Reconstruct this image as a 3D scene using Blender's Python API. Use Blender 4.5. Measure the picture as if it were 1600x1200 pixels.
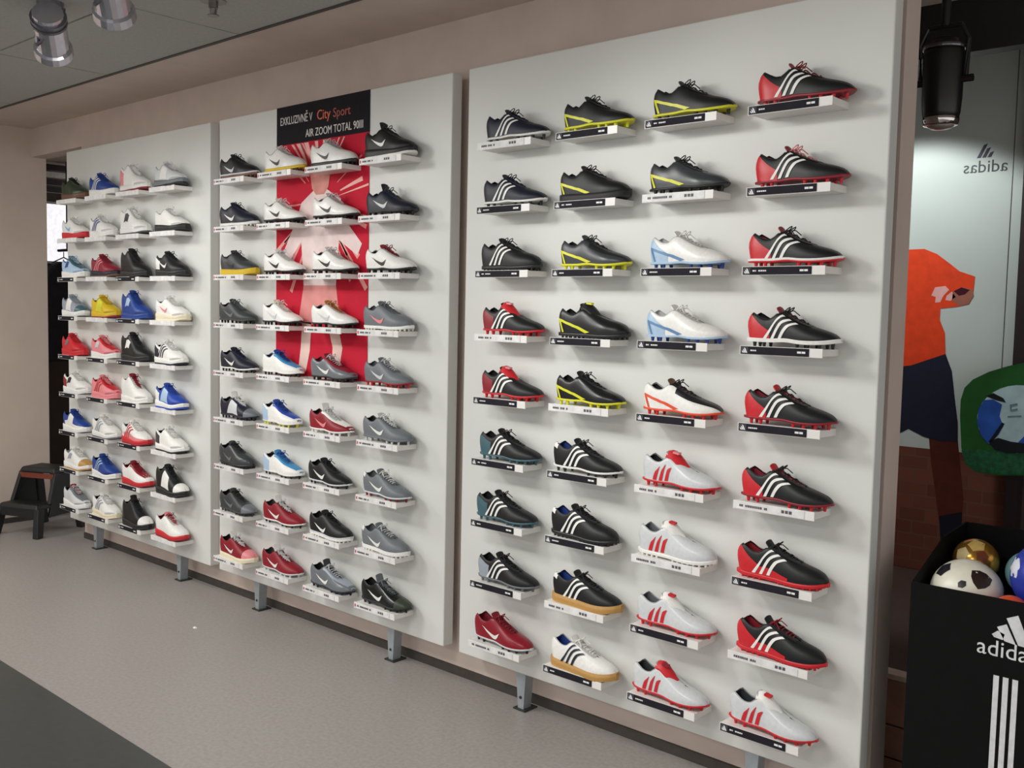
import bpy, math, random
import numpy as np
from mathutils import Matrix, Vector

for o in list(bpy.data.objects): bpy.data.objects.remove(o)
S = bpy.context.scene
COL = S.collection
random.seed(7)

# ------------------------------------------------------------------ camera
F, YAW, PIT, ROL = 1561.0, .7357, .0722, .0214
CAM = np.array([0, -2.7998, 1.5219])
_cy, _sy, _cp, _sp = math.cos(YAW), math.sin(YAW), math.cos(PIT), math.sin(PIT)
FW = np.array([-_sy*_cp, _cy*_cp, -_sp]); _r0 = np.array([_cy, _sy, 0]); _u0 = np.cross(_r0, FW)
RT = math.cos(ROL)*_r0 + math.sin(ROL)*_u0
UP = -math.sin(ROL)*_r0 + math.cos(ROL)*_u0
cd = bpy.data.cameras.new('camera'); cam = bpy.data.objects.new('camera', cd); COL.objects.link(cam)
cd.sensor_fit = 'HORIZONTAL'; cd.sensor_width = 36; cd.lens = F/1600*36; cd.clip_start = .05; cd.clip_end = 100
cam.matrix_world = Matrix(((RT[0], UP[0], -FW[0], CAM[0]), (RT[1], UP[1], -FW[1], CAM[1]), (RT[2], UP[2], -FW[2], CAM[2]), (0, 0, 0, 1)))
S.camera = cam

def ray(px, py): return FW + (px-800)/F*RT - (py-600)/F*UP
def on_y(px, py, Y):
    d = ray(px, py); return CAM + d*((Y-CAM[1])/d[1])

# ------------------------------------------------------------------ light
S.view_settings.view_transform = 'Standard'; S.view_settings.look = 'None'
S.view_settings.exposure = 0.04; S.view_settings.gamma = 1.0; S.view_settings.use_curve_mapping = False
W = bpy.data.worlds.new('shop_ambient'); S.world = W; W.use_nodes = True
W.node_tree.nodes['Background'].inputs[0].default_value = (1.0, .985, .96, 1)
W.node_tree.nodes['Background'].inputs[1].default_value = .90

CEIL = 2.694
def area(name, loc, sx, sy, power, col=(1, .99, .96)):
    l = bpy.data.lights.new(name, 'AREA'); l.shape = 'RECTANGLE'; l.size = sx; l.size_y = sy; l.energy = power; l.color = col
    o = bpy.data.objects.new(name, l); COL.objects.link(o); o.location = loc
    return o
FILL_TROFFERS = [(-7.0, -2.52), (-4.55, -2.52), (-2.1, -2.52), (-5.8, -4.72), (-1.0, -4.72)]  # unseen ceiling lights, added as soft fill over the shop floor
for x, y in FILL_TROFFERS:
    area('added_fill_light', (x, y, CEIL-.03), 1.1, .45, 36)
def spot(name, loc, aim, power, deg, blend=.6, rad=.2, col=(1, 1, .965)):
    l = bpy.data.lights.new(name, 'SPOT'); l.energy = power; l.spot_size = math.radians(deg); l.spot_blend = blend
    l.shadow_soft_size = rad; l.color = col
    o = bpy.data.objects.new(name, l); COL.objects.link(o); o.location = loc
    o.rotation_euler = (Vector(aim)-Vector(loc)).to_track_quat('-Z', 'Y').to_euler()
    return o

# ------------------------------------------------------------------ materials
MATS = {}
def lin(h):
    if isinstance(h, str):
        h = h.lstrip('#'); c = [int(h[i:i+2], 16)/255 for i in (0, 2, 4)]
    else: c = h
    return tuple((v/12.92 if v <= .04045 else ((v+.055)/1.055)**2.4) for v in c)
def mat(h, rough=.5, scale=40, vary=.12, bump=.0, metal=0., spec=.5, emit=0.):
    key = (h, rough, scale, vary, bump, metal, spec, emit)
    if key in MATS: return MATS[key]
    m = bpy.data.materials.new('surface_'+str(len(MATS))); m.use_nodes = True
    nt = m.node_tree; b = nt.nodes['Principled BSDF']; c = lin(h)
    tc = nt.nodes.new('ShaderNodeTexCoord'); n = nt.nodes.new('ShaderNodeTexNoise')
    n.inputs['Scale'].default_value = scale; n.inputs['Detail'].default_value = 3
    nt.links.new(tc.outputs['Object'], n.inputs['Vector'])
    r = nt.nodes.new('ShaderNodeValToRGB')
    r.color_ramp.elements[0].position = .3; r.color_ramp.elements[1].position = .7
    r.color_ramp.elements[0].color = (*[v*(1-vary) for v in c], 1)
    r.color_ramp.elements[1].color = (*[min(1, v*(1+vary)) for v in c], 1)
    nt.links.new(n.outputs['Fac'], r.inputs['Fac']); nt.links.new(r.outputs['Color'], b.inputs['Base Color'])
    b.inputs['Roughness'].default_value = rough; b.inputs['Metallic'].default_value = metal
    b.inputs['Specular IOR Level'].default_value = spec
    if bump:
        bp = nt.nodes.new('ShaderNodeBump'); bp.inputs['Strength'].default_value = bump; bp.inputs['Distance'].default_value = .002
        nt.links.new(n.outputs['Fac'], bp.inputs['Height']); nt.links.new(bp.outputs['Normal'], b.inputs['Normal'])
    if emit:
        nt.links.new(r.outputs['Color'], b.inputs['Emission Color']); b.inputs['Emission Strength'].default_value = emit
    MATS[key] = m; return m

# ------------------------------------------------------------------ mesh helpers
class MB:
    def __init__(s): s.v = []; s.f = []
    def add(s, V, Fc):
        o = len(s.v); s.v += [tuple(map(float, p)) for p in V]; s.f += [tuple(i+o for i in f) for f in Fc]; return s
    def box(s, a, b, M=None):
        (x0, y0, z0), (x1, y1, z1) = a, b
        V = [(x0, y0, z0), (x1, y0, z0), (x1, y1, z0), (x0, y1, z0), (x0, y0, z1), (x1, y0, z1), (x1, y1, z1), (x0, y1, z1)]
        if M: V = [M @ Vector(p) for p in V]
        return s.add(V, [(0, 3, 2, 1), (4, 5, 6, 7), (0, 1, 5, 4), (1, 2, 6, 5), (2, 3, 7, 6), (3, 0, 4, 7)])
    def hexa(s, V):   # 8 corners, bottom ring then top ring
        return s.add(V, [(0, 3, 2, 1), (4, 5, 6, 7), (0, 1, 5, 4), (1, 2, 6, 5), (2, 3, 7, 6), (3, 0, 4, 7)])
    def prism(s, poly, y0, y1):   # polygon in xz extruded along y
        n = len(poly)
        V = [(x, y0, z) for x, z in poly]+[(x, y1, z) for x, z in poly]
        return s.add(V, [tuple(range(n)), tuple(range(2*n-1, n-1, -1))]+[(i, i+n, (i+1) % n+n, (i+1) % n) for i in range(n)])
    def cyl(s, p0, p1, r0, r1=None, n=16):
        r1 = r0 if r1 is None else r1
        p0, p1 = Vector(p0), Vector(p1); d = (p1-p0).normalized(); a = d.orthogonal().normalized(); b = d.cross(a)
        V = []
        for p, r in ((p0, r0), (p1, r1)):
            V += [p+(a*math.cos(2*math.pi*i/n)+b*math.sin(2*math.pi*i/n))*r for i in range(n)]
        return s.add(V, [tuple(range(n-1, -1, -1)), tuple(range(n, 2*n))]+[(i, (i+1) % n, (i+1) % n+n, i+n) for i in range(n)])
    def tube(s, pts, r, n=6):
        P = [Vector(p) for p in pts]; rings = []
        for i, p in enumerate(P):
            d = (P[min(i+1, len(P)-1)]-P[max(i-1, 0)]).normalized()
            a = d.cross(Vector((0, 0, 1)))
            a = a.normalized() if a.length > .05 else d.orthogonal().normalized()
            b = d.cross(a)
            rings.append([p+(a*math.cos(2*math.pi*k/n)+b*math.sin(2*math.pi*k/n))*r for k in range(n)])
        V = [q for g in rings for q in g]; Fc = [tuple(range(n)), tuple(range(len(V)-1, len(V)-n-1, -1))]
        for i in range(len(P)-1):
            for k in range(n): Fc.append((i*n+k, i*n+(k+1) % n, (i+1)*n+(k+1) % n, (i+1)*n+k))
        return s.add(V, Fc)
    def grid(s, G):
        R, C = len(G), len(G[0]); V = [p for row in G for p in row]
        return s.add(V, [(i*C+j, i*C+j+1, (i+1)*C+j+1, (i+1)*C+j) for i in range(R-1) for j in range(C-1)])
    def lathe(s, prof, n=24, c=(0, 0, 0)):
        G = [[(c[0]+r*math.cos(2*math.pi*k/n), c[1]+r*math.sin(2*math.pi*k/n), c[2]+z) for k in range(n)] for r, z in prof]
        V = [p for g in G for p in g]; m = len(prof)
        Fc = [(i*n+k, i*n+(k+1) % n, (i+1)*n+(k+1) % n, (i+1)*n+k) for i in range(m-1) for k in range(n)]
        Fc += [tuple(range(n-1, -1, -1)), tuple(range((m-1)*n, m*n))]
        return s.add(V, Fc)
    def mesh(s, name='mesh', smooth=False):
        me = bpy.data.meshes.new(name); me.from_pydata(s.v, [], s.f); me.update()
        if smooth: me.polygons.foreach_set('use_smooth', [True]*len(me.polygons))
        return me

def link(name, me, m, parent=None, loc=None, smooth=False):
    if isinstance(me, MB): me = me.mesh(name, smooth)
    o = bpy.data.objects.new(name, me); COL.objects.link(o)
    if m is not None:
        if len(me.materials) == 0: me.materials.append(None)
        o.material_slots[0].link = 'OBJECT'; o.material_slots[0].material = m
    if parent: o.parent = parent
    if name in ('studs', 'print', 'laces'): o['kind'] = 'stuff'
    if loc is not None: o.location = loc
    return o
def tag(o, label, cat, group=None, kind=None):
    o['label'] = label; o['category'] = cat
    if group: o['group'] = group
    if kind: o['kind'] = kind
    return o
def thing(name, label, cat, loc=(0, 0, 0), rz=0, group=None):
    o = bpy.data.objects.new(name, None); COL.objects.link(o); o.location = loc; o.rotation_euler = (0, 0, rz); o.empty_display_size = .05
    return tag(o, label, cat, group)
def struct(name, mb, m, label, cat='wall'):
    return tag(link(name, mb, m), label, cat, kind='structure')
def bevel(o, w, seg=2):
    b = o.modifiers.new('bevel', 'BEVEL'); b.width = w; b.segments = seg; b.limit_method = 'ANGLE'; return o
def text_mesh(body, size, ext=.0006):
    c = bpy.data.curves.new('lettering', 'FONT'); c.body = body; c.size = size; c.extrude = ext
    c.align_x = 'CENTER'; c.align_y = 'CENTER'; c.resolution_u = 3
    o = bpy.data.objects.new('lettering', c); COL.objects.link(o)
    dg = bpy.context.evaluated_depsgraph_get(); me = bpy.data.meshes.new_from_object(o.evaluated_get(dg))
    bpy.data.objects.remove(o); me.materials.clear(); return me
def text(name, body, size, m, parent, loc, sx=1., mirror=False, bold=0):
    o = link(name, text_mesh(body, size), m, parent, loc); o.rotation_euler = (math.pi/2, 0, 0)
    o.scale = (-sx if mirror else sx, 1, 1); return o

# ------------------------------------------------------------------ room shell
wall_m = mat('#cbbbb1', .85, 6, .05, .05)
soff_m = mat('#cdbeb3', .9, 5, .05)
tile_m = mat('#adaeaa', .9, 60, .06, .1)
floor_m = mat('#9d9793', .38, 70, .10, .03, spec=.45)
dark_floor_m = mat('#3c403f', .3, 30, .10, .02)
fl = struct('floor', MB().box((-11, -6.2, -.1), (2.6, 3.2, 0)), floor_m, 'grey speckled linoleum shop floor', 'floor')
link('dark_floor_strip', MB().box((-9, -5.6, 0), (-1.2, -1.172, .003)), dark_floor_m, fl)

struct('wall_back', MB().box((-6.34, .10, 0), (-1.14, .205, CEIL)), wall_m, 'beige painted wall behind the shoe panels')
struct('wall_lintel', MB().box((-7.6, .10, 2.505), (-6.34, .205, CEIL)), wall_m, 'beige lintel above the gap beside the shoe panels')
struct('wall_left', MB().box((-7.7, -4.5, 0), (-7.10, .2, CEIL)), mat('#d0bfb2', .85, 5, .04), 'wide beige pillar wall beside the step stool')
struct('baseboard_back', MB().box((-6.33, .088, 0), (-1.15, .0995, .036)), mat('#3c3733', .6), 'low dark baseboard strip along the wall under the shoe panels', 'baseboard')
struct('baseboard_left', MB().box((-7.099, -4.5, 0), (-7.088, .2, .036)), mat('#3c3733', .6), 'low dark baseboard strip along the pillar wall', 'baseboard')
ce = struct('ceiling', MB().box((-11, -.32, CEIL), (2.6, 1.055, CEIL+.1)).box((-11, -6.2, CEIL+.012), (2.6, -.335, CEIL+.1)), soff_m, 'grey ceiling with plaster border strip and large tiles', 'ceiling')
TX, TY = 1.222, .55
tm = MB().box((.006, .006, 0), (TX-.006, TY-.006, .0115)).mesh('ceiling_tile')
skip = {(round(x, 2), round(y, 2)) for x, y in FILL_TROFFERS}
for j in range(9):
    for i in range(-2, 6):
        x = -6.313+TX*i; y = -.332-TY*(j+1)
        if any(x < tx < x+TX and y < ty < y+TY for tx, ty in FILL_TROFFERS): continue
        link('ceiling_tile', tm, tile_m, ce, (x, y, CEIL))
link('edge_trim', MB().box((-11, -.336, CEIL-.004), (2.6, -.318, CEIL-.0002)), mat('#4a4642', .6), ce)
tr_f, tr_d = mat('#dcdcd8', .5), mat('#f2efe6', .4, emit=1.5)
TRL = ['over the trainers end', 'facing the poster panel', 'facing the football boots', 'deep in the shop near the pillar', 'behind the boot aisle']
for k, (x, y) in enumerate(FILL_TROFFERS):
    t = thing('added_ceiling_light', 'added unseen rectangular fill light '+TRL[k], 'ceiling light', (x, y, CEIL), 0, 'added fill lights over the shop floor')
    f = MB()
    for a, b in (((-.6, -.26, -.008), (.6, -.23, .011)), ((-.6, .23, -.008), (.6, .26, .011)), ((-.6, -.23, -.008), (-.57, .23, .011)), ((.57, -.23, -.008), (.6, .23, .011))): f.box(a, b)
    link('frame', f, tr_f, t); link('diffuser', MB().box((-.57, -.23, 0), (.57, .23, .008)), tr_d, t)

# area beyond the gap beside the pillar wall
dk = mat('#2c2422', .8, 8, .2)
struct('wall_alcove', MB().box((-9.1, .15, 0), (-9.0, 3.2, CEIL)), mat('#4b3f39', .85, 5, .15), 'dark back wall seen through the gap beside the pillar')
struct('wall_alcove_side', MB().box((-9.0, 1.62, 0), (-6.3, 1.7, CEIL)), dk, 'dark side wall beyond the gap beside the pillar')
struct('trim_1', MB().box((-8.98, .3, 0), (-8.6, 1.6, .05)), mat('#6b5a55', .6), 'low step edge at the foot of the alcove wall', 'trim')
t = thing('light_panel', 'bright white lit panel on the dark alcove wall', 'light panel', (-8.99, 1.07, 1.88))
link('frame', MB().box((-.009, -.14, -.02), (.02, .14, 0)).box((-.009, -.14, .5), (.02, .14, .52)), mat('#b8b8b4', .4), t)
link('diffuser', MB().box((0, -.13, 0), (.015, .13, .5)), mat('#f4f2fb', .4, emit=.9), t)
t = thing('louvre', 'dark and white slatted louvre high on the alcove wall', 'louvre', (-8.6, .95, 2.44))
for k in range(4):
    link('slat', MB().box((-.02, -.25, k*.062), (.02, .25, k*.062+.046)), mat('#d6d4d0', .5) if k == 2 else mat('#2e2626', .6), t)
link('bracket', MB().box((-.395, .20, .05), (-.02, .24, .09)), mat('#2e2626', .6), t)
t = thing('hanging_jacket', 'black jacket hanging on a rail in the alcove gap', 'jacket', (-8.55, .95, 0))
body = [(.05, 1.86), (.10, 1.83), (.20, 1.72), (.24, 1.40), (.19, 1.38), (.185, 1.02), (-.185, 1.02), (-.19, 1.38), (-.24, 1.40), (-.20, 1.72), (-.10, 1.83), (-.05, 1.86)]
b = MB(); n = len(body)
rows = []
for i, dx in enumerate((-.07, -.045, .045, .07)):
    k = .9 if i in (0, 3) else 1.0
    rows.append([(dx, y*k, 1.45+(z-1.45)*(.985 if k < 1 else 1)) for y, z in body])
b.grid([r+[r[0]] for r in rows]); b.add(rows[0], [tuple(range(n))]); b.add(rows[3], [tuple(range(n-1, -1, -1))])
link('jacket_body', b, mat('#15131a', .8, 15, .3), t)
link('hanger', MB().tube([(0, -.1, 1.85), (0, 0, 1.9), (0, .1, 1.85)], .006).tube([(0, 0, 1.9), (0, 0, 1.946)], .004), mat('#777777', .3, metal=1.), t)
t = thing('garment_rail', 'dark metal rail holding the jacket in the alcove', 'rail', (-8.55, .95, 1.96))
link('rail', MB().cyl((-.10, 0, 0), (.5, 0, 0), .012), mat('#333333', .4, metal=.8), t)
for x in (.07, .48): link('rod', MB().cyl((x, 0, .01), (x, 0, CEIL-1.96), .008), mat('#333333', .4, metal=.8), t)

# shop window zone at the end of the wall
struct('wall_window', MB().box((-4.5, 2.02, 0), (2.6, 2.12, 3.0)), mat('#4a3f3a', .8, 4, .2), 'dark brown wall behind the window posters')
struct('ceiling_window', MB().box((-4.5, 1.13, 2.80), (2.6, 2.02, 2.9)), mat('#2a2523', .8), 'dark ceiling above the window posters', 'ceiling')
struct('trim_2', MB().box((-4.5, 1.056, 2.50), (2.6, 1.13, 2.90)), mat('#1e1b1d', .5, 5, .2), 'black fascia beam above the window display', 'trim')
struct('trim_3', MB().box((-1.324, 1.955, .32), (-1.27, 2.02, 2.8)), mat('#2a2020', .5), 'dark upright frame bar beside the footballer poster', 'trim')

# ------------------------------------------------------------------ display panels
PANELS = [(-6.3305, -4.6604), (-4.5735, -2.8839), (-2.7939, -1.1313)]
PZ0, PZ1 = .1446, 2.457
LEGX = [(-5.995, -4.992), (-4.235, -3.216), (-2.46, -1.48)]
panel_m = mat('#d9dad6', .45, 3, .02, spec=.4)
leg_m = mat('#a3abb0', .4, 20, .1, metal=.4)
PN = ['white display panel full of trainers beside the step stool', 'white display panel with the red footballer poster', 'white display panel of football boots beside the ball bin']
for i, (a, b) in enumerate(PANELS):
    t = thing('display_panel', PN[i], 'display panel', ((a+b)/2, 0, 0), 0, 'white shoe display panels')
    c = (a+b)/2
    bevel(link('board', MB().box((a-c, 0, PZ0), (b-c, .055, PZ1)), panel_m, t), .004)
    link('wall_batten', MB().box((a-c+.1, .0555, 1.9), (b-c-.1, .0995, 1.96)).box((a-c+.1, .0555, .5), (b-c-.1, .0995, .56)), mat('#9a948c', .7), t)
    for lx in LEGX[i]:
        x = lx-c
        m = MB().hexa([(x-.014, .006, .006), (x+.014, .006, .006), (x+.014, .05, .006), (x-.014, .05, .006), (x-.024, .004, PZ0), (x+.024, .004, PZ0), (x+.024, .052, PZ0), (x-.024, .052, PZ0)])
        lg = link('leg', m, leg_m, t)
        link('foot_plate', MB().box((x-.03, -.004, 0), (x+.03, .07, .006)), mat('#3f4244', .5, metal=.5), lg)
        link('bolt', MB().cyl((x, .002, .05), (x, .006, .05), .006, n=8), mat('#44484a', .4, metal=.8), lg)

# ------------------------------------------------------------------ printed poster on the middle panel
PX0, PX1, PZT, PZB, PZM = -4.068, -3.386, 2.456, 1.203, 2.279
t = thing('panel_poster', 'tall red poster of a footballer with black lettered header', 'poster', ((PX0+PX1)/2, -.0005, PZB))
w2 = (PX1-PX0)/2; H = PZT-PZB; HM = PZM-PZB
link('poster_sheet', MB().box((-w2, -.0025, 0), (w2, 0, HM)), mat('#c41f37', .7, 4, .12, spec=.15), t)
link('header_band', MB().box((-w2, -.0028, HM), (w2, 0, H)), mat('#232025', .7, spec=.1), t)
def flat(name, polys, m, y0, y1, parent):
    b = MB()
    for p in polys: b.prism(p, y0, y1)
    return link(name, b, m, parent)
cx, cz = .0, .80
rays = []
rnd = random.Random(3)
for k in range(40):
    a = rnd.uniform(0, 2*math.pi); r0 = rnd.uniform(.08, .16); r1 = rnd.uniform(.2, .55); w = rnd.uniform(.01, .035)
    p = [(cx+r0*math.cos(a-w*.6), cz+r0*math.sin(a-w*.6)), (cx+r1*math.cos(a-w), cz+r1*math.sin(a-w)), (cx+r1*math.cos(a+w), cz+r1*math.sin(a+w)), (cx+r0*math.cos(a+w*.6), cz+r0*math.sin(a+w*.6))]
    p = [(max(-w2+.001, min(w2-.001, x)), max(.004, min(HM-.004, z))) for x, z in p]
    rays.append(p)
flat('sun_rays', rays, mat('#e69a92', .4, 9, .1), -.0032, -.0026, t)
fig = [[(-.06, 1.0), (.06, 1.0), (.075, .93), (.06, .86), (.03, .83), (-.03, .83), (-.06, .86), (-.075, .93)]]
flat('printed_head', fig, mat('#d8938a', .6, 14, .15, spec=.15), -.0047, -.0042, t)
flat('printed_shirt', [[(-.05, .85), (.05, .85), (.15, .80), (.19, .70), (.30, .60), (.27, .55), (.14, .62), (.12, .42), (-.12, .42), (-.14, .62), (-.27, .50), (-.30, .55), (-.18, .72), (-.14, .80)]], mat('#e9d5d2', .6, 10, .14, spec=.15), -.0042, -.0037, t)
flat('printed_shorts', [[(-.12, .42), (.12, .42), (.15, .26), (.05, .24), (.0, .33), (-.05, .24), (-.16, .25)]], mat('#d98b88', .4, 10, .15), -.0037, -.0032, t)
flat('printed_legs', [[(-.13, .25), (-.06, .25), (-.07, .12), (-.10, .02), (-.16, .02), (-.14, .13)], [(.06, .25), (.13, .26), (.17, .14), (.14, .01), (.09, .01), (.1, .14)]], mat('#e8c9bd', .4, 10, .1), -.0037, -.0032, t)
hw = mat('#ddd8d4', .4)
text('lettering', 'EXKLUZIVN\u011a V', .052, hw, t, (-.188, -.0032, HM+.108), .70)
text('lettering', 'City', .062, mat('#e2602f', .4), t, (.020, -.0032, HM+.108), .95)
text('lettering', 'Sport', .058, mat('#a8432f', .4), t, (.150, -.0032, HM+.106), .95)
text('lettering', 'AIR ZOOM TOTAL 90III', .05, hw, t, (.094, -.0032, HM+.036), .80)

# ------------------------------------------------------------------ shoe geometry
def interp(tab):
    xs = np.array([p[0] for p in tab]); ys = np.array([p[1] for p in tab])
    d = np.gradient(ys, xs)
    def f(x):
        x = min(max(x, xs[0]), xs[-1]); i = min(max(int(np.searchsorted(xs, x))-1, 0), len(xs)-2)
        h = xs[i+1]-xs[i]; t_ = (x-xs[i])/h
        return ((2*t_**3-3*t_**2+1)*ys[i]+(t_**3-2*t_**2+t_)*h*d[i]+(-2*t_**3+3*t_**2)*ys[i+1]+(t_**3-t_**2)*h*d[i+1])
    return f
WID = [(0, .012), (.02, .0215), (.06, .029), (.12, .0325), (.25, .0325), (.40, .0345), (.55, .040), (.68, .0445), (.78, .0435), (.88, .0365), (.95, .026), (.985, .0155), (1, .006)]
OPN = [(0, .008), (.02, .016), (.06, .022), (.12, .0245), (.25, .0245), (.33, .021), (.38, .016), (.45, .011), (.60, .0095), (.68, .004), (.72, .0012), (1, .0006)]
KINDS = {
 'boot':   dict(rim=[(0, .092), (.04, .101), (.10, .094), (.18, .083), (.26, .084), (.33, .100), (.38, .103), (.46, .092), (.56, .079), (.66, .068), (.76, .060), (.86, .052), (.94, .043), (.98, .034), (1, .026)],
                z0=[(0, .021), (.3, .020), (.45, .022), (.6, .018), (.75, .017), (.9, .020), (1, .025)], th=.0055, tip='studs'),
 'turf':   dict(rim=[(0, .092), (.04, .102), (.10, .095), (.18, .084), (.26, .085), (.33, .101), (.38, .105), (.46, .097), (.56, .085), (.66, .075), (.76, .067), (.86, .060), (.94, .050), (.98, .039), (1, .030)],
                z0=[(0, .019), (.3, .018), (.45, .018), (.6, .016), (.75, .016), (.9, .019), (1, .025)], th=.011, tip='nubs'),
 'indoor': dict(rim=[(0, .094), (.04, .104), (.10, .097), (.18, .086), (.26, .086), (.33, .102), (.38, .106), (.46, .098), (.56, .086), (.66, .076), (.76, .067), (.86, .059), (.94, .049), (.98, .039), (1, .031)],
                z0=[(0, .025), (.3, .023), (.5, .021), (.75, .021), (.9, .025), (1, .031)], th=0, tip=None),
 'runner': dict(rim=[(0, .102), (.04, .113), (.10, .106), (.18, .095), (.26, .096), (.33, .114), (.38, .119), (.46, .110), (.56, .096), (.66, .084), (.76, .074), (.86, .065), (.94, .055), (.98, .044), (1, .036)],
                z0=[(0, .038), (.15, .036), (.4, .032), (.6, .027), (.75, .025), (.9, .029), (1, .037)], th=0, tip=None),
 'mid':    dict(rim=[(0, .125), (.04, .139), (.10, .136), (.18, .124), (.26, .128), (.33, .146), (.38, .144), (.46, .125), (.56, .104), (.66, .088), (.76, .077), (.86, .067), (.94, .056), (.98, .045), (1, .037)],
                z0=[(0, .036), (.15, .034), (.4, .031), (.6, .027), (.75, .026), (.9, .029), (1, .036)], th=0, tip=None),
}
L = .282
class Shoe:
    def __init__(s, kind):
        k = KINDS[kind]; s.rim, s.z0, s.w, s.o = interp(k['rim']), interp(k['z0']), interp(WID), interp(OPN); s.k = k
        s.wk = 1.06 if kind in ('runner', 'mid') else 1.0
    def p(s, u, t_, side, off=0.):
        w = s.w(u)*s.wk; wo = min(s.o(u), w*.85); z0, zr = s.z0(u), s.rim(u)
        a = t_*math.pi/2; c, q = max(0., math.cos(a)), math.sin(a)
        yy = wo+(w*(.94+.06*min(1, t_*4))-wo)*c**.8; z = z0+(zr-z0)*q**.88
        x = u*L-.010*math.sin(math.pi*min(1, t_*1.05))*max(0, 1-u/.22)+.004*max(0, 1-u/.1)*t_
        if off:
            n_y, n_z = c**.7*(1.0)+.05, q**1.6*.9
            l = math.hypot(n_y, n_z); yy += off*n_y/l; z += off*n_z/l
            if u < .03: x -= off*1.1*(1-u/.03)
            if u > .9: x += off*(u-.9)*10
        yc = .004*math.sin(u*math.pi)
        return (x, side*yy-yc, z)
    ST = [0, .01, .025, .05, .08, .12, .16, .20, .25, .29, .33, .38, .43, .48, .54, .60, .66, .72, .78, .84, .89, .93, .96, .98, .993, 1]
    TT = [0, .1, .22, .36, .5, .64, .78, .9, 1]
    def upper(s):
        b = MB()
        for side in (-1, 1):
            b.grid([[s.p(u, t_, side) for t_ in (s.TT if side < 0 else s.TT[::-1])] for u in s.ST])
        for u, rev in ((0, 0), (1, 1)):
            A = [s.p(u, t_, -1) for t_ in s.TT]; B = [s.p(u, t_, 1) for t_ in s.TT]
            b.grid([A, B] if not rev else [B, A])
        return b.mesh('upper', True)
    def lining(s):
        b = MB(); st = [.012, .03, .06, .1, .16, .22, .28, .34, .40]
        for side in (-1, 1):
            b.grid([[s.p(u, t_, side, -.0035) for t_ in ((.35, .6, .8, .93, .995) if side > 0 else (.995, .93, .8, .6, .35))] for u in st])
        b.grid([[s.p(.012, t_, 1, -.0035) for t_ in (.35, .6, .8, .995)], [s.p(.012, t_, -1, -.0035) for t_ in (.35, .6, .8, .995)]])
        b.grid([[s.p(u, .36, -1, -.0035) for u in st+[.5]], [s.p(u, .36, 1, -.0035) for u in st+[.5]]])
        return b.mesh('lining', True)
    def ring(s, lo, hi, grow=.002, u0=0., u1=1.):
        """solid slab under the upper between height functions lo(u), hi(u)"""
        b = MB(); st = [u for u in s.ST if u0 <= u <= u1]; G = []
        for u in st:
            w = s.w(u)*s.wk*.97+grow; yc = .004*math.sin(u*math.pi); x = u*L+(-.004 if u == 0 else (.003 if u == 1 else 0))
            x -= .006*max(0, 1-u/.1)
            a, c = lo(u), hi(u); m_ = (a+c)/2
            G.append([(x, -w*.95-yc, a), (x, -w-yc, m_), (x, -w*.985-yc, c), (x, w*.985-yc, c), (x, w-yc, m_), (x, w*.95-yc, a), (x, -w*.95-yc, a)])
        b.grid(G); b.add(G[0][:6], [(0, 1, 2, 3, 4, 5)]); b.add(G[-1][:6], [(5, 4, 3, 2, 1, 0)])
        return b
    def studs(s):
        b = MB()
        if s.k['tip'] == 'studs':
            pos = [(.07, .55, 1), (.07, -.55, 1), (.19, .62, 1), (.19, -.62, 1), (.58, .66, .9), (.58, -.66, .9), (.70, .68, .9), (.70, -.68, .9), (.82, .62, .9), (.82, -.62, .9), (.92, .0, .8)]
            r0, r1 = .0065, .0042
        else:
            pos = [(u, v, 1) for u in (.06, .13, .2, .27, .5, .57, .64, .71, .78, .85, .92) for v in (-.7, 0, .7)]; r0, r1 = .0045, .0038
        for u, v, k in pos:
            z = s.z0(u)-s.k['th']; y = v*s.w(u)-.004*math.sin(u*math.pi)
            zb = 0. if s.k['tip'] == 'studs' or u < .86 else (u-.86)*.03
            b.cyl((u*L, y, z+.001), (u*L, y, zb), r0, r1, 8)
        return b.mesh('studs')
    def patch(s, A, B, n=10, off=.0011, side=-1):
        """ribbon between two polylines of (u,t)"""
        def smp(P, v):
            v = v*(len(P)-1); i = min(int(v), len(P)-2); f = v-i
            return (P[i][0]*(1-f)+P[i+1][0]*f, P[i][1]*(1-f)+P[i+1][1]*f)
        G = []
        for i in range(n+1):
            a, c = smp(A, i/n), smp(B, i/n)
            G.append([s.p(a[0]*(1-k)+c[0]*k, max(0, min(1, a[1]*(1-k)+c[1]*k)), side, off) for k in (0, .5, 1)])
        return G
    def tz(s, u, z):
        f = (z-s.z0(u))/(s.rim(u)-s.z0(u)); return math.asin(max(0, min(1, f))**(1/.88))*2/math.pi
    def line(s, P, n=8):
        out = []
        for i in range(n+1):
            v = i/n*(len(P)-1); k = min(int(v), len(P)-2); f = v-k
            u = P[k][0]*(1-f)+P[k+1][0]*f; z = P[k][1]*(1-f)+P[k+1][1]*f
            out.append((u, s.tz(u, z)))
        return out
    def ribbon(s, A, B, n=10, off=.0011):
        return MB().grid(s.patch(A, B, n, off)).mesh('trim', True)
    def zone(s, u0, u1, t0, t1, off=.0009, cap=False, ftop=None):
        """colour panel on both sides; ftop(u) bends its upper edge"""
        us = [u0+(u1-u0)*i/9 for i in range(10)]
        if u1 == 1: us = [u0+(1-u0)*(1-(1-i/11)**2) for i in range(12)]
        b = MB(); E = {}
        for side in (-1, 1):
            G = [[s.p(u, t0+((ftop(u) if ftop else t1)-t0)*j/5, side, off) for j in range(6)] for u in us]; b.grid(G); E[side] = G
        if cap: b.grid([E[-1][0], E[1][0]])
        if u1 == 1: b.grid([E[-1][-1], E[1][-1]])
        return b.mesh('panel', True)
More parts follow.
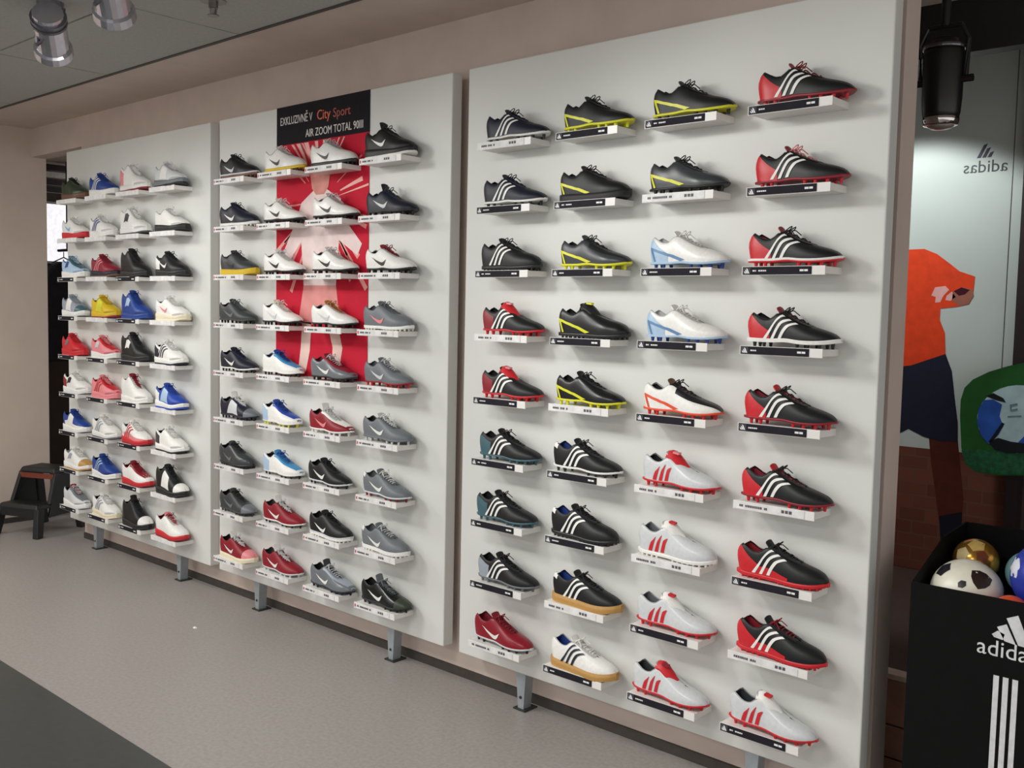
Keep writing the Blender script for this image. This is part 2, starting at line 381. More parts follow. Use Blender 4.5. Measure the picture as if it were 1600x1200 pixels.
    def tongue(s, up=.016):
        st = [.29, .31, .33, .36, .40, .46, .52, .58, .64, .69]; G = []
        for u in st:
            hw = s.o(max(u, .40))+.0055 if u > .36 else .019
            z = s.rim(max(u, .365))-.0035 if u > .36 else s.rim(.37)-.002+up*(.37-u)/.08
            x = u*L+(0 if u > .36 else .4*(.36-u)*L)
            G.append([(x, v*hw-.004*math.sin(u*math.pi), z+.004*(1-v*v)) for v in (-1, -.6, -.2, .2, .6, 1)])
        b = MB().grid(G); b.grid([[(x, y, z-.005) for x, y, z in r][::-1] for r in G])
        b.grid([G[0], [(x, y, z-.005) for x, y, z in G[0]]]); b.grid([[(x, y, z-.005) for x, y, z in r[:1]]+[r[0]] for r in G]); b.grid([[r[-1], (r[-1][0], r[-1][1], r[-1][2]-.005)] for r in G])
        return b.mesh('tongue', True)
    def fold(s):
        G = []
        for i in range(11):
            v = i/10; u = .315+.29*v
            hw = .026*(.55+.45*math.sin(math.pi*min(1, .18+v*.82)))
            z = s.rim(max(u, .36))+.006+.017*math.sin(math.pi*(.25+.75*v))**1.2-.004*v
            G.append([(u*L, q*hw-.004, z-.020*abs(q)**2.2) for q in (-1, -.75, -.4, 0, .4, .75, 1)])
        b = MB().grid(G); b.grid([[(x, y, z-.006) for x, y, z in r][::-1] for r in G])
        for r in (G[0], G[-1]): b.grid([r, [(x, y, z-.006) for x, y, z in r]])
        for k in (0, -1): b.grid([[r[k], (r[k][0], r[k][1], r[k][2]-.006)] for r in G])
        return b.mesh('fold_over_tongue', True)
    def emblem(s):
        b = MB(); u = .45; z = s.rim(u)+.0275
        b.add([(u*L+dx, dy-.013, z+dz-.006) for dx, dy, dz in ((-.012, -.008, 0), (.010, -.008, -.003), (.010, .008, -.002), (-.012, .008, .001))]+[(u*L+dx, dy-.013, z+dz) for dx, dy, dz in ((-.012, -.008, 0), (.010, -.008, -.003), (.010, .008, -.002), (-.012, .008, .001))], [(0, 1, 2, 3), (4, 5, 6, 7), (0, 1, 5, 4), (1, 2, 6, 5), (2, 3, 7, 6), (3, 0, 4, 7)])
        return b.mesh('emblem')
    def laces(s, bow=True):
        b = MB()
        for u in (.385, .43, .475, .52, .565, .61, .65):
            w = s.o(u)+.007; z = s.rim(u); yc = .004*math.sin(u*math.pi); du = .012 if int(u*1000) % 2 else -.012
            b.tube([(u*L, -w-yc, z-.002), ((u+du*.5)*L, -w*.4-yc, z+.0042), ((u+du)*L, w*.4-yc, z+.0042), ((u+du*1.5)*L, w-yc, z-.002)], .0022, 5)
        if bow:
            u = .385; z = s.rim(u)+.004
            for sg in (-1, 1):
                P = [(u*L+.013*math.sin(a)*.9+.010, sg*(.004+.017*(1-math.cos(a))/2)-.004, z+.010*math.sin(a)+.002) for a in np.linspace(0, 2*math.pi, 9)]
                b.tube(P, .0018, 5)
                b.tube([(u*L, sg*.003-.004, z), (u*L+.02, sg*.016-.004, z+.002), (u*L+.035, sg*.024-.004, z-.012)], .0017, 5)
        return b.mesh('laces', True)

SH = {k: Shoe(k) for k in KINDS}
CACHE = {}
def shape(kind, part):
    key = (kind, part)
    if key in CACHE: return CACHE[key]
    s = SH[kind]; th = s.k['th']; z0 = s.z0
    if part in ('upper', 'lining', 'studs', 'tongue', 'fold', 'laces', 'emblem'): m = getattr(s, part)()
    elif part == 'tongue_tall': m = s.tongue(.030)
    elif part == 'plate': m = s.ring(lambda u: z0(u)-th, lambda u: z0(u)+.0015, -.0002).mesh('sole', True)
    elif part == 'midsole': m = s.ring(lambda u: .009+max(0, u-.8)*.055, lambda u: z0(u)+.003, .004).mesh('midsole', True)
    elif part == 'outsole': m = s.ring(lambda u: max(0, u-.8)*.055, lambda u: .0095+max(0, u-.8)*.055, .003).mesh('outsole', True)
    elif part == 'fullsole': m = s.ring(lambda u: max(0, u-.8)*.055, lambda u: z0(u)+.003, .003).mesh('sole', True)
    elif part == 'rand': m = s.ring(lambda u: z0(u)-.001, lambda u: z0(u)+.006, .0012).mesh('midsole', True)
    elif part == 'heel': m = s.zone(0, .23, 0, .62, cap=True, ftop=lambda u: .66-.9*max(0, u-.12)**1.2*2)
    elif part == 'heelbig': m = s.zone(0, .27, 0, .8, cap=True, ftop=lambda u: .86-2.3*u)
    elif part == 'heeltab': m = s.zone(0, .10, .55, .95, cap=True)
    elif part == 'toe': m = s.zone(.80, 1, 0, 1.0)
    elif part == 'eyestay': m = s.zone(.355, .70, .80, 1.0, off=.0016)
    elif part == 'collar': m = s.zone(.012, .335, .84, 1.0, off=.0014)
    elif part == 'toe_overlay': m = s.zone(.74, 1, 0, .3, off=.0006, ftop=lambda u: .12+.9*(u-.74))
    elif part == 'lowred': m = s.zone(.0, .62, 0, .26, cap=True, ftop=lambda u: .30-.35*u)
    elif part == 'mud': m = s.zone(.0, 1, 0, .26, cap=True)
    elif part == 'vamp': m = s.zone(.36, .985, .62, 1.0)
    elif part == 'blackvamp': m = s.zone(.45, 1, .50, 1.0)
    elif part == 'side': m = s.ribbon([(.28, .05), (.40, .72)], [(.66, .05), (.56, .72)])
    elif part == 'patch': m = s.ribbon([(.24, .22), (.30, .55)], [(.42, .22), (.46, .55)])
    elif part[:6] == 'stripe':
        i = int(part[6]); a, c = .19+.088*i, .40+.078*i
        m = s.ribbon([(a, .02), (a+(c-a)*.45, .38), (c, .74-.03*i)], [(a+.037, .02), (a+.037+(c-a)*.45, .38), (c+.033, .72-.03*i)], off=.0019)
    elif part[:4] == 'low_':
        i = int(part[4]); a = .17+.085*i
        m = s.ribbon([(a, .02), (a+.035, .3), (a+.09, .52-.05*i)], [(a+.05, .02), (a+.075, .26), (a+.095, .50-.05*i)], off=.0012)
    elif part == 'swoosh':
        dz = z0(.3)-.020
        m = s.ribbon(s.line([(.19, .066+dz), (.28, .049+dz), (.36, .037+dz), (.43, .030+dz), (.48, .032+dz), (.51, .042+dz), (.535, .057+dz)], 18), s.line([(.19, .066+dz), (.30, .054+dz), (.38, .047+dz), (.43, .0445+dz), (.46, .045+dz), (.495, .050+dz), (.535, .057+dz)], 18), n=18, off=.0015)
    elif part == 'flash':
        b = MB().grid(s.patch(s.line([(.075, z0(0)+.002), (.035, .066)]), s.line([(.105, z0(0)+.002), (.075, .058)]), off=.0016)).grid(s.patch(s.line([(.035, .069), (.10, .064), (.52, z0(.5)+.006)]), s.line([(.055, .059), (.10, .055), (.45, z0(.5)+.002)]), 14, off=.0017))
        m = b.mesh('heel_flash', True)
    CACHE[key] = m; return m
RUB = dict(rough=.55)
PARTN = {'lowred': 'side_panel', 'plate': 'sole', 'fullsole': 'sole', 'rand': 'midsole', 'heel': 'heel_counter', 'heelbig': 'heel_counter', 'heeltab': 'heel_tab', 'toe': 'toe_cap', 'mud': 'mudguard', 'vamp': 'vamp', 'blackvamp': 'vamp', 'side': 'side_panel', 'patch': 'side_patch', 'fold': 'fold_over_tongue', 'tongue_tall': 'tongue', 'flash': 'heel_flash'}
C = dict(K='#17181a', N='#171b2c', G='#3a3d40', g='#6d7277', S='#cdd0d2', W='#e9e8e4', R='#c8202a', D='#8a1626', Y='#d8d62a', y='#d9b61f', B='#2748a8', b='#7fb4dc', T='#3f626c', O='#e2502b', U='#b58a4a', P='#e58a90', C='#e6dcc0', E='#2f3a2a', Q='#a9c3dc', V='#1e3f8c', L='#3f8fc4', M='#6b4a3a', Z='#8c1f33', X='#9aa1ad', H='#5b83ae')
def build_shoe(kind, spec, x, y, z, rz, name, label, group):
    t = thing(name, label, 'shoe', (x, y, z), rz, group)
    up, sole, o = spec
    def add(part, col, rough=.45, parent=t, spec_=.5, sc=1):
        return link(PARTN.get(part, 'stripe' if part[:6] == 'stripe' or part[:4] == 'low_' else part), shape(kind, part), mat(C[col], rough, 90, .05, 0, spec=spec_), parent)
    u = add('upper', up, o.get('ro', .45), spec_=.35)
    add('lining', o.get('lin', 'K'), .8)
    if kind in ('boot', 'turf'):
        add('plate', sole, .4); add('studs', o.get('stud', sole), .45)
        if 'mid' in o: add('rand', o['mid'], .5)
    elif kind == 'indoor':
        add('fullsole', sole, .6)
        if 'mid' in o: add('rand', o['mid'], .5)
    else:
        add('midsole', o.get('mid', 'W'), .5); add('outsole', sole, .6)
    for pn, key in (('mud', 'mud'), ('lowred', 'lr'), ('vamp', 'vamp'), ('blackvamp', 'bv'), ('heel', 'heel'), ('heelbig', 'hb'), ('heeltab', 'tab'), ('toe', 'toe'), ('side', 'side'), ('patch', 'patch'), ('flash', 'fl'), ('swoosh', 'sw')):
        if key in o: add(pn, o[key], .42)
    if 'st' in o:
        for i in range(3): add('stripe%d' % i, o['st'], .45)
    if 'lo' in o:
        for i in range(3): add('low_%d' % i, o['lo'], .45)
    def shade(h):
        c = [int(h[i:i+2], 16) for i in (1, 3, 5)]; k = .80 if sum(c) > 150 else 1.7
        return '#%02x%02x%02x' % tuple(min(255, int(v*k)) for v in c)
    def trimpart(part, h): link(part, shape(kind, part), mat(h, .5, 90, .05, 0, spec=.35), t)
    trimpart('collar', shade(C[o.get('vamp', up)] if kind in ('runner', 'mid') else C[up]))
    if 'fold' not in o: trimpart('eyestay', shade(C[o.get('vamp', o.get('bv', up))]))
    if kind in ('runner', 'mid') and 'toe' not in o and 'mud' not in o: trimpart('toe_overlay', shade(C[up]))
    tg = add('tongue_tall' if o.get('tall') else 'tongue', o.get('tng', up), .6)
    if 'fold' in o:
        f = add('fold', o['fold'], .5)
        if 'em' in o: link('emblem', shape(kind, 'emblem'), mat(C[o['em']], .5), f)
    else:
        add('laces', o.get('lace', up), .75)
    return t

# ------------------------------------------------------------------ shoe list: (kind, upper, sole, description, options)
sp = lambda kind, up, so, desc, **o: (kind, up, so, desc, o)
P3 = [
 [sp('boot', 'N', 'W', 'navy football boot with thin white stripes', st='W', stud='K'),
  sp('boot', 'K', 'Y', 'black football boot with yellow heel flash', fl='Y', stud='Y'),
  sp('boot', 'K', 'Y', 'black football boot with yellow heel flash', fl='Y', stud='K'),
  sp('boot', 'K', 'D', 'black football boot with red heel', st='W', hb='R', lin='Z', tng='D', lace='D', stud='R')],
 [sp('boot', 'N', 'W', 'navy football boot with thin white stripes', st='W', stud='K'),
  sp('indoor', 'K', 'K', 'black shoe with short yellow heel flash', fl='Y'),
  sp('boot', 'G', 'K', 'grey football boot with yellow heel flash', fl='Y', lace='K', ro=.3),
  sp('boot', 'K', 'D', 'black football boot with red heel', st='W', hb='R', lin='Z', lace='P', tng='D', stud='R')],
 [sp('turf', 'K', 'K', 'black turf shoe with three white stripes', st='W'),
  sp('boot', 'G', 'Y', 'grey football boot with yellow studs', fl='Y', stud='Y', bv='K', lace='K', ro=.3),
  sp('boot', 'W', 'Q', 'white football boot with pale blue heel', hb='Q', fl='H', stud='V', lin='S', ro=.3),
  sp('boot', 'K', 'R', 'red-heeled black boot on white midsole', st='W', hb='R', mid='W', lin='Z', tng='D')],
 [sp('boot', 'K', 'R', 'black football boot with red folded tongue', st='W', heel='D', fold='R', em='P', stud='R'),
  sp('turf', 'K', 'K', 'black turf shoe with yellow tongue badge', fl='Y', fold='K', em='Y', ro=.3),
  sp('boot', 'W', 'Q', 'white football boot with pale blue heel', hb='Q', fl='H', stud='V', lin='S', ro=.3),
  sp('boot', 'K', 'W', 'red-heeled black boot with black studs', st='W', hb='R', mid='W', stud='K', tng='D')],
 [sp('boot', 'K', 'R', 'black football boot with red folded tongue', st='W', heel='D', fold='R', em='P', stud='R'),
  sp('boot', 'K', 'Y', 'black leather boot on yellow sole', fl='Y', stud='Y', ro=.28),
  sp('boot', 'W', 'O', 'white boot with orange flash, black vamp', fl='O', bv='K', lace='K', tng='M', stud='R'),
  sp('boot', 'K', 'D', 'black football boot with red heel', st='W', hb='R', lin='Z', tng='R', stud='R')],
 [sp('boot', 'K', 'T', 'black boot with teal sole, white stripes', st='W', heel='T', stud='T', lace='K'),
  sp('boot', 'K', 'W', 'black football boot with white heel tab', st='W', tab='W', lin='V', stud='K'),
  sp('boot', 'S', 'R', 'silver football boot with red folded tongue', lo='R', fold='R', em='P', stud='R', ro=.28),
  sp('boot', 'K', 'D', 'black football boot with red heel', st='W', hb='R', lin='Z', tng='R', stud='R')],
 [sp('boot', 'K', 'T', 'black boot with teal sole, white stripes', st='W', heel='T', stud='T', lace='K'),
  sp('turf', 'K', 'K', 'black turf shoe with white heel tab', st='W', tab='W', lin='V'),
  sp('turf', 'S', 'W', 'silver turf shoe with small red stripes', lo='R', fold='W', em='R', ro=.28, lin='g'),
  sp('turf', 'K', 'R', 'black turf shoe with red heel', st='W', hb='R', lr='R', lin='D', lace='K')],
 [sp('boot', 'K', 'g', 'black boot with grey sole, white stripes', st='W', heel='X', lace='K', stud='g'),
  sp('indoor', 'K', 'U', 'black indoor shoe with gum sole', st='W', tab='W', lin='V', lace='K', mid='U'),
  sp('boot', 'S', 'R', 'silver football boot with small red stripes', lo='R', fold='W', em='R', lin='g', ro=.28, stud='R'),
  sp('turf', 'K', 'R', 'black turf shoe with red heel', st='W', hb='R', lr='R', lin='D', lace='D')],
 [sp('boot', 'D', 'S', 'dark red football boot with white tick', sw='W', stud='K', lin='Z', lace='D', ro=.3),
  sp('indoor', 'W', 'U', 'white indoor shoe with navy stripes', st='N', lin='V', mid='U', tng='W'),
  sp('boot', 'S', 'R', 'silver football boot with red folded tongue', lo='R', fold='R', em='D', lin='G', stud='R', ro=.28),
  sp('boot', 'S', 'R', 'silver football boot with small red stripes', lo='R', fold='W', em='R', lin='G', ro=.28)],
]
P2 = [
 [sp('turf', 'K', 'M', 'black turf shoe with brown sole', sw='S', mid='S'),
  sp('turf', 'W', 'y', 'white turf shoe with yellow-black sole', sw='K', stud='K', lin='K', ro=.3),
  sp('turf', 'W', 'K', 'white turf shoe with black sole', sw='N', lin='D', ro=.3, lace='S'),
  sp('runner', 'K', 'W', 'black laced trainer on white sole', sw='W', tall=1, mid='K')],
 [sp('turf', 'N', 'W', 'navy turf shoe with white tick', sw='W'),
  sp('boot', 'W', 'K', 'white football boot with black sole', sw='K', lin='K', ro=.3),
  sp('boot', 'W', 'K', 'white football boot with black tick', sw='K', lin='G', lace='S', ro=.3),
  sp('boot', 'N', 'K', 'dark navy football boot with silver tick', sw='S', tall=1, lace='G')],
 [sp('indoor', 'G', 'y', 'dark grey shoe with yellow sole', sw='K', mid='y'),
  sp('boot', 'W', 'K', 'white football boot with black studs', sw='K', lin='K', ro=.3, lace='S'),
  sp('boot', 'W', 'K', 'white football boot with black studs', sw='K', lin='K', ro=.3, lace='S'),
  sp('boot', 'W', 'K', 'white football boot with red laces', sw='K', lin='K', lace='D', vamp='W', tng='D')],
 [sp('boot', 'G', 'G', 'charcoal grey football boot', sw='g', stud='K', lace='g'),
  sp('boot', 'W', 'K', 'white football boot with black studs', sw='S', lin='K', tng='C', ro=.3),
  sp('boot', 'W', 'K', 'white football boot with gold tongue', sw='S', lin='K', tng='U', lace='U', ro=.3),
  sp('turf', 'g', 'W', 'dark grey turf shoe on white sole', sw='P', lin='g', lace='g')],
 [sp('boot', 'N', 'W', 'navy football boot with white tick', sw='W', stud='K'),
  sp('boot', 'W', 'W', 'white football boot with blue tongue', vamp='L', tng='B', lace='V', lin='V', stud='K'),
  sp('boot', 'g', 'K', 'grey football boot with dark red lining', vamp='Z', tng='Z', lace='S', sw='W', lin='Z', ro=.28),
  sp('boot', 'g', 'D', 'grey football boot with red sole', sw='S', lace='S', lin='g', stud='R')],
 [sp('boot', 'N', 'N', 'navy football boot with white tongue', side='S', toe='g', tng='W', lace='W', tall=1),
  sp('boot', 'W', 'W', 'blue and white football boot', vamp='B', heel='Q', tng='B', lace='V', lin='N', stud='Y'),
  sp('boot', 'D', 'W', 'dark red football boot with white tongue', vamp='W', sw='P', tng='W', lace='S', tall=1),
  sp('boot', 'g', 'g', 'grey football boot with white laces', sw='W', tng='S', lace='W', stud='S')],
 [sp('turf', 'G', 'K', 'charcoal turf shoe', ro=.3, lace='K', sw='g'),
  sp('boot', 'W', 'W', 'light blue and white football boot', vamp='L', heel='Q', tng='L', lace='B', lin='N', stud='K'),
  sp('boot', 'K', 'S', 'black football boot with white tick', sw='W', stud='K', lace='K'),
  sp('boot', 'g', 'S', 'grey boot with white collar, red heel sole', sw='W', tab='W', lin='g', lace='W', stud='D')],
 [sp('boot', 'G', 'G', 'charcoal and grey football boot', sw='g', toe='g', lace='K'),
  sp('boot', 'D', 'W', 'red football boot with silver laces', sw='W', lin='G', tng='W', lace='S', stud='K', tall=1),
  sp('turf', 'K', 'W', 'black turf shoe with white tick', sw='W', mid='S', stud='W'),
  sp('turf', 'g', 'W', 'grey turf shoe on white sole', sw='W', tab='W', lin='g', lace='S', mid='W')],
 [sp('indoor', 'D', 'C', 'red shoe with white tongue, cream sole', sw='W', tng='W', lace='S', tall=1, toe='P'),
  sp('boot', 'D', 'S', 'red football boot with white tongue', sw='W', tng='W', lace='S', lin='G', tall=1),
  sp('boot', 'g', 'N', 'grey blue football boot with silver vamp', vamp='X', sw='W', lace='S', tng='G', tall=1, ro=.25),
  sp('boot', 'K', 'K', 'glossy black football boot with white tick', sw='W', tng='g', lace='g', toe='E', ro=.22, tall=1)],
]
P1 = [
 [sp('runner', 'E', 'M', 'dark green trainer with brown sole', mid='M', lace='K'),
  sp('runner', 'V', 'W', 'royal blue trainer with white stripes', st='W'),
  sp('mid', 'W', 'D', 'tall white trainer with pink trim', heel='P', lin='P', mid='W'),
  sp('runner', 'S', 'K', 'silver grey trainer with black sole', side='W', lin='G', mid='g')],
 [sp('runner', 'W', 'R', 'white trainer with red sole', mid='R', sw='b'),
  sp('runner', 'W', 'W', 'white trainer with blue stripes', st='V'),
  sp('mid', 'W', 'G', 'tall white trainer with navy marks', patch='N', lin='S'),
  sp('runner', 'W', 'K', 'white trainer with black sole', mid='K', lin='K', lace='W')],
 [sp('runner', 'Q', 'W', 'teal and pale blue trainer', vamp='T', patch='V', tng='T'),
  sp('runner', 'Z', 'M', 'dark red trainer with white stripes', st='P', mid='N'),
  sp('mid', 'K', 'K', 'tall plain black trainer', mid='K'),
  sp('runner', 'K', 'K', 'black trainer with white heel sole', sw='W', mid='K', heel='W')],
 [sp('runner', 'X', 'S', 'silver blue trainer', side='W', lin='S', toe='T'),
  sp('runner', 'y', 'Z', 'yellow trainer with black lining', side='Y', lin='K', mid='y'),
  sp('mid', 'V', 'V', 'tall blue trainer with white patch', patch='Q', mid='V'),
  sp('runner', 'W', 'C', 'white trainer with cream sole', mid='C', sw='P', lin='V')],
 [sp('runner', 'R', 'R', 'red trainer with grey badge', patch='g', mid='R'),
  sp('runner', 'P', 'W', 'pink and red trainer', vamp='R', lin='R', patch='S'),
  sp('mid', 'K', 'K', 'tall black trainer with white patch', patch='W', mid='K'),
  sp('runner', 'W', 'N', 'white trainer with navy stripes', st='N', heel='N')],
 [sp('runner', 'W', 'S', 'white trainer with dark red heel', heel='D', patch='K', lin='N'),
  sp('runner', 'P', 'P', 'pink trainer with red stripes', st='R', vamp='R', lin='R', mid='P'),
  sp('mid', 'W', 'W', 'white trainer with red tongue', tng='D', lace='D', heel='W', lin='G'),
  sp('runner', 'B', 'B', 'blue trainer with white side panel', side='Q', heel='W', lin='N', mid='W')],
 [sp('runner', 'V', 'S', 'blue and white trainer', side='W', mud='W', lin='N'),
  sp('runner', 'W', 'g', 'white trainer with grey stripes', st='X', lin='G'),
  sp('runner', 'W', 'D', 'white trainer with red forefoot stripes', mud='P', st='R', lin='g', mid='R'),
  sp('runner', 'W', 'K', 'white trainer with black sole line', mid='W', lin='K', heel='G')],
 [sp('runner', 'W', 'U', 'white trainer with tan toe', toe='U', patch='X', lin='S'),
  sp('runner', 'V', 'W', 'royal blue trainer with pale stripes', st='Q'),
  sp('runner', 'W', 'D', 'white trainer with dark red tongue', tng='D', lace='D', toe='W', vamp='D', mid='R', lin='D'),
  sp('mid', 'K', 'K', 'tall black and white trainer', side='W', toe='W', mid='K')],
 [sp('runner', 'S', 'S', 'pale grey trainer with black collar', lin='K', vamp='g', tng='D'),
  sp('runner', 'W', 'C', 'white trainer with slate stripes', st='X', mid='C', lin='N'),
  sp('mid', 'K', 'K', 'tall black trainer with white toe', toe='W', mid='K', tall=1),
  sp('runner', 'W', 'D', 'white trainer with red sole edge', mid='R', tng='P', lace='D', toe='W', vamp='W', lin='D')],
]
ROWN = ['top shelf', 'second shelf down', 'third shelf down', 'fourth shelf down', 'fifth shelf down', 'sixth shelf down', 'third lowest shelf', 'second lowest shelf', 'bottom shelf']
COLN = [['column nearest the step stool', 'second column from the step stool', 'third column from the step stool', 'fourth column from the step stool'],
        ['beside the poster, trainer side', 'poster column on trainer side', 'poster column on ball-bin side', 'beside the poster, ball-bin side'],
        ['column nearest the poster panel', 'second column from the poster panel', 'second column from the ball bin', 'column nearest the ball bin']]
X0 = [(-6.229, .381), (-4.446, .3745), (-2.631, .3733)]
Z0, DZ, SW_, SD = 2.1293, .235, .262, .104
WHITE3 = {(0, 0), (1, 2), (3, 0), (4, 1), (5, 2), (5, 3), (6, 2), (7, 1), (7, 3), (8, 0)}
NAME = {'boot': 'football_boot', 'turf': 'turf_shoe', 'indoor': 'indoor_shoe', 'runner': 'trainer', 'mid': 'high_top_trainer'}
plate_me = MB().box((0, -SD, -.010), (SW_, -.0005, .010)).mesh('plate')
lip_me = MB().box((0, -SD-.004, -.014), (SW_, -SD, .012)).mesh('front_lip')
def strip_me(w): return MB().box((.003, -SD-.0055, -.0125), (w, -SD-.004, .0105)).mesh('price_strip')
strip_w, strip_b = strip_me(.232), strip_me(.222)
YF = -SD-.0055
def bars(x, z, h, lean=.45):
    out = []
    for i, (b0, hh) in enumerate(((0, .42), (.36, .72), (.72, 1.0))):
        w = .27
        out.append([(x+h*(b0+.30), z), (x+h*(b0+.30+w), z), (x+h*(b0+.30+w-hh*lean), z+h*hh-.08*h), (x+h*(b0+.30-hh*lean), z+h*hh)])
    return out
lg = MB()
for p in bars(.006, -.0085, .015): lg.prism(p, YF-.0006, YF)
logo_me = lg.mesh('logo')
cell_me = MB().box((.0045, YF-.0003, -.011), (.0285, YF, .009)).mesh('logo_cell')
def dash_me(seed, a, b, h, n):
    r = random.Random(seed); m = MB(); x = a
    while x < b:
        w = r.uniform(.003, .007); m.box((x, YF-.0006, -h/2-.001), (min(x+w, b), YF, h/2-.001)); x += w+.0014+(.006 if r.random() < .2 else 0)
    return m
tx_b = [dash_me(k, .036, .036+.02+.012*k, .0042, 0).box((.186, YF-.0006, -.004), (.198, YF, .002)).box((.2, YF-.0006, -.004), (.211, YF, .002)).mesh('print') for k in range(3)]
tx_w = [dash_me(10+k, .022, .09+.012*k, .007, 0).box((.160, YF-.0006, -.005), (.169, YF, .004)).box((.172, YF-.0006, -.005), (.181, YF, .004)).box((.184, YF-.0006, -.005), (.193, YF, .004)).mesh('print') for k in range(3)]
red_me = MB().box((.006, YF-.0005, -.007), (.014, YF, .005)).mesh('mark')
shelf_m = mat('#e6e4e0', .35, 8, .03); strip_km, strip_wm = mat('#26242b', .7, spec=.12), mat('#e2e1e0', .5)
ink_w, ink_k, cell_m, ink_r = mat('#e8e8e8', .5), mat('#55525a', .6), mat('#4a4950', .7, spec=.12), mat('#c63a48', .5)
jit = random.Random(11)
for p, tab in enumerate((P1, P2, P3)):
    for r in range(9):
        for c in range(4):
            kind, up, so, desc, o = tab[r][c]
            x = X0[p][0]+X0[p][1]*c+jit.uniform(-.004, .004)-.003; z = Z0-DZ*r+jit.uniform(-.002, .002)
            if p == 2 and c == 3 and r == 8: x -= .022
            where = ROWN[r]+', '+COLN[p][c]
            if p == 2: style = 'white' if (r, c) in WHITE3 else 'black'
            elif p == 1: style = 'red'
            else: style = 'black' if (c in (0, 2) and r > 1) or (c == 1 and r > 3) else 'plain'
            sl = {'white': 'white shelf with white price strip', 'black': 'white shelf with black price strip', 'red': 'white shelf with red-marked white strip', 'plain': 'white shelf with blank strip'}[style]
            t = thing('shoe_shelf', sl+', '+where, 'shelf', (x, 0, z), 0, 'small shoe shelves on the display panels')
            link('plate', plate_me, shelf_m, t); link('front_lip', lip_me, shelf_m, t)
            if style == 'black':
                s_ = link('price_strip', strip_b, strip_km, t); link('logo_cell', cell_me, cell_m, s_); link('logo', logo_me, ink_w, s_); link('print', tx_b[(r+c) % 3], ink_w, s_)
            else:
                s_ = link('price_strip', strip_w, strip_wm, t)
                if style != 'plain': link('print', tx_w[(r+2*c) % 3], ink_k, s_)
                if style == 'red': link('mark', red_me, ink_r, s_)
            build_shoe(kind, (up, so, o), x+.010+jit.uniform(-.008, .008), -.056, z+.0101, math.radians(jit.uniform(-2.5, 2.0)), NAME[kind], desc+', '+where,
                       ['trainers on the panel beside the step stool', 'shoes on the poster panel', 'boots on the panel beside the ball bin'][p])

# ------------------------------------------------------------------ step stool
t = thing('step_stool', 'black plastic two-step stool beside the pillar wall', 'step stool', (-6.735, -.02, 0), math.radians(24))
pl = mat('#101213', .5, 30, .15)
bevel(link('top_step', MB().hexa([(-.15, -.03, .39), (.15, -.03, .39), (.15, .17, .39), (-.15, .17, .39), (-.135, -.015, .425), (.135, -.015, .425), (.135, .16, .425), (-.135, .16, .425)]), pl, t), .012)
bevel(link('lower_step', MB().hexa([(-.165, -.20, .175), (.165, -.20, .175), (.165, -.03, .175), (-.165, -.03, .175), (-.15, -.185, .21), (.15, -.185, .21), (.15, -.03, .21), (-.15, -.03, .21)]), pl, t), .012)
for sg in (-1, 1):
    def q(x0, y0, z0_, x1, y1, z1_, wx, wy, wx1=None, wy1=None):
        wx1 = wx1 or wx; wy1 = wy1 or wy
        return MB().hexa([(x0-wx, y0-wy, z0_), (x0+wx, y0-wy, z0_), (x0+wx, y0+wy, z0_), (x0-wx, y0+wy, z0_), (x1-wx1, y1-wy1, z1_), (x1+wx1, y1-wy1, z1_), (x1+wx1, y1+wy1, z1_), (x1-wx1, y1+wy1, z1_)])
    bevel(link('leg', q(sg*.172, -.205, 0, sg*.15, -.165, .185, .022, .025, .02, .03), pl, t), .006)
    bevel(link('leg', q(sg*.168, .20, 0, sg*.138, .13, .395, .022, .035, .014, .03), pl, t), .006)
    bevel(link('strut', q(sg*.152, -.07, .20, sg*.138, .0, .395, .014, .022), pl, t), .005)
    bevel(link('side_panel', q(sg*.160, .02, .12, sg*.146, .06, .39, .010, .12, .010, .07), pl, t), .004)
link('skirt', MB().box((-.15, -.196, .13), (.15, -.186, .178)), pl, t)
link('label', MB().box((-.14, -.030, .355), (.14, -.022, .388)), mat('#74301f', .55), t)

